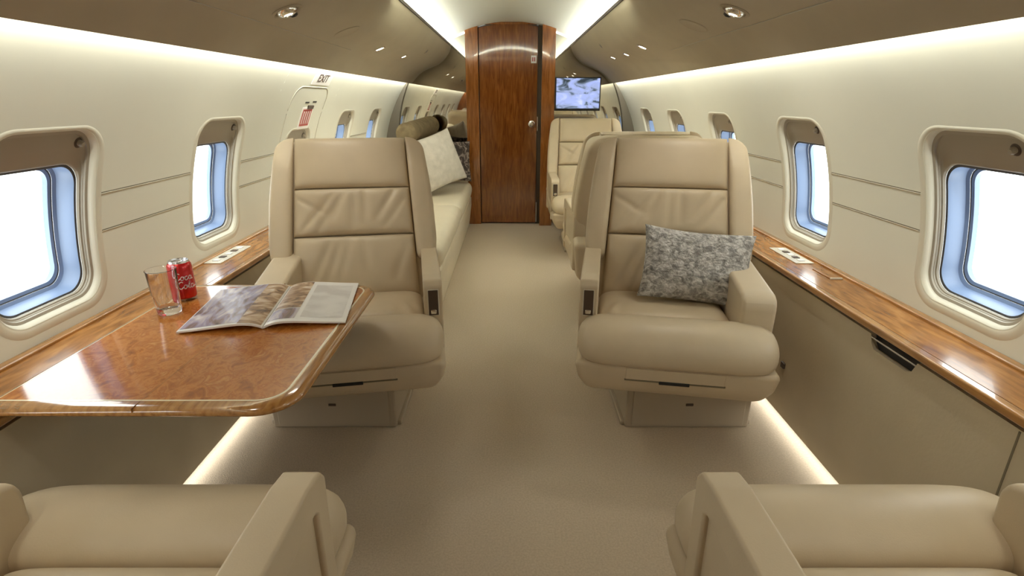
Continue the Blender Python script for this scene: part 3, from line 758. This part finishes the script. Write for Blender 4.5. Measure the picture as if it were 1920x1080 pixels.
# EXIT sign
ex = empty('exit_sign', wpt(-1, 3.07, .7)); tag(ex, 'small sign reading EXIT high on the left wall above the hatch', 'sign'); off3 = Vector(ex.location)
a = wallplate('sign_plate', 2.93, 3.21, 1.258, 1.322, .002, M['white_letter'], ex); a.data.transform(Matrix.Translation(-off3))
cu = bpy.data.curves.new('exit_text', 'FONT'); cu.body = 'EXIT'; cu.size = .062; cu.extrude = .0008; cu.align_x = 'CENTER'; cu.align_y = 'CENTER'; cu.offset = .0008
to = bpy.data.objects.new('exit_text', cu); COL.objects.link(to); bpy.context.view_layer.update()
me = bpy.data.meshes.new_from_object(to.evaluated_get(bpy.context.evaluated_depsgraph_get())); bpy.data.objects.remove(to)
s_c = R*math.asin((1.290-CZ)/R)
for v in me.vertices: v.co = Vector(wpt(-1, 3.07+v.co.x*1.25, s_c+v.co.y, -.0025-v.co.z)) - off3
lt = finish('lettering', me, M['letter'], ex)

# ------------------------------------------------------------------ light
def area(name, loc, direction, length, width, power, color):
    l = bpy.data.lights.new(name, 'AREA'); l.shape = 'RECTANGLE'; l.size = width; l.size_y = length; l.energy = power; l.color = color
    o = bpy.data.objects.new(name, l); COL.objects.link(o); o.location = loc
    z = -Vector(direction).normalized(); y = Vector((0, 1, 0)); x = y.cross(z).normalized(); y = z.cross(x)
    o.matrix_world = Matrix.Translation(loc) @ Matrix((x, y, z)).transposed().to_4x4(); return o
WARM = (.98, 1, .92)
LY = (Y0+Y1)/2; LL = Y1-Y0-.06; DY0 = DEND
for sd in (-1, 1):
    area('dome_strip_lamp', (sd*.605, (DY0+Y1)/2, 1.635), (-sd*.55, 0, 1), Y1-DY0-.04, .03, 7, WARM)
    area('cornice_strip_lamp', (sd*.939, LY, 1.352), (sd*.12, 0, -1), LL, .016, 11, WARM)
    area('floor_strip_lamp', (sd*1.058, LY, .036), (-sd*.8, 0, -1), LL, .02, 2.3, (1, .985, .94))
    for y in (-.5, .55, 1.976, 3.338, 3.998):  # the two rearmost pairs are unseen, added to brighten the near seats
        z, an = psu_at(.74)
        l = bpy.data.lights.new('downlight_and_fill_beam', 'SPOT'); l.energy = 2.5 if y > 3 else 3.5; l.spot_size = rad(150); l.spot_blend = 1; l.shadow_soft_size = .08; l.color = (1, .94, .82)
        o = bpy.data.objects.new('downlight_and_fill_beam', l); COL.objects.link(o); o.location = (sd*.735, y, z-.03); o.rotation_euler = (0, 0, 0)
l = area('dome_end_lamp', (0, DEND-.06, 1.70), (0, .6, 1), .03, 1.0, 14, WARM)
l.rotation_euler = (rad(180)-math.atan(.6), 0, 0); l.data.size, l.data.size_y = 1.0, .03
w = bpy.data.worlds.new('overcast_sky'); SC.world = w; w.use_nodes = True
w.node_tree.nodes['Background'].inputs[0].default_value = (.94, 1, .98, 1); w.node_tree.nodes['Background'].inputs[1].default_value = 3.1

# ------------------------------------------------------------------ camera
cam = bpy.data.cameras.new('camera'); co = bpy.data.objects.new('camera', cam); COL.objects.link(co); SC.camera = co
co.location = (0, 0, 1.183); th = math.atan(353/1000)
co.rotation_euler = (pi/2-th, 0, 0); cam.sensor_width = 36; cam.lens = 36*1000/1920; cam.shift_x = 2/1920; cam.clip_start = .02
SC.view_settings.view_transform = 'Standard'; SC.view_settings.look = 'None'; SC.view_settings.gamma = 1; SC.view_settings.use_curve_mapping = False
SC.view_settings.exposure = 1.05
SC.cycles.use_denoising = True
SC.cycles.max_bounces = 14; SC.cycles.diffuse_bounces = 8; SC.cycles.glossy_bounces = 6; SC.cycles.transmission_bounces = 10; SC.cycles.transparent_max_bounces = 12
SC.cycles.caustics_reflective = False; SC.cycles.caustics_refractive = False; SC.cycles.sample_clamp_indirect = 6
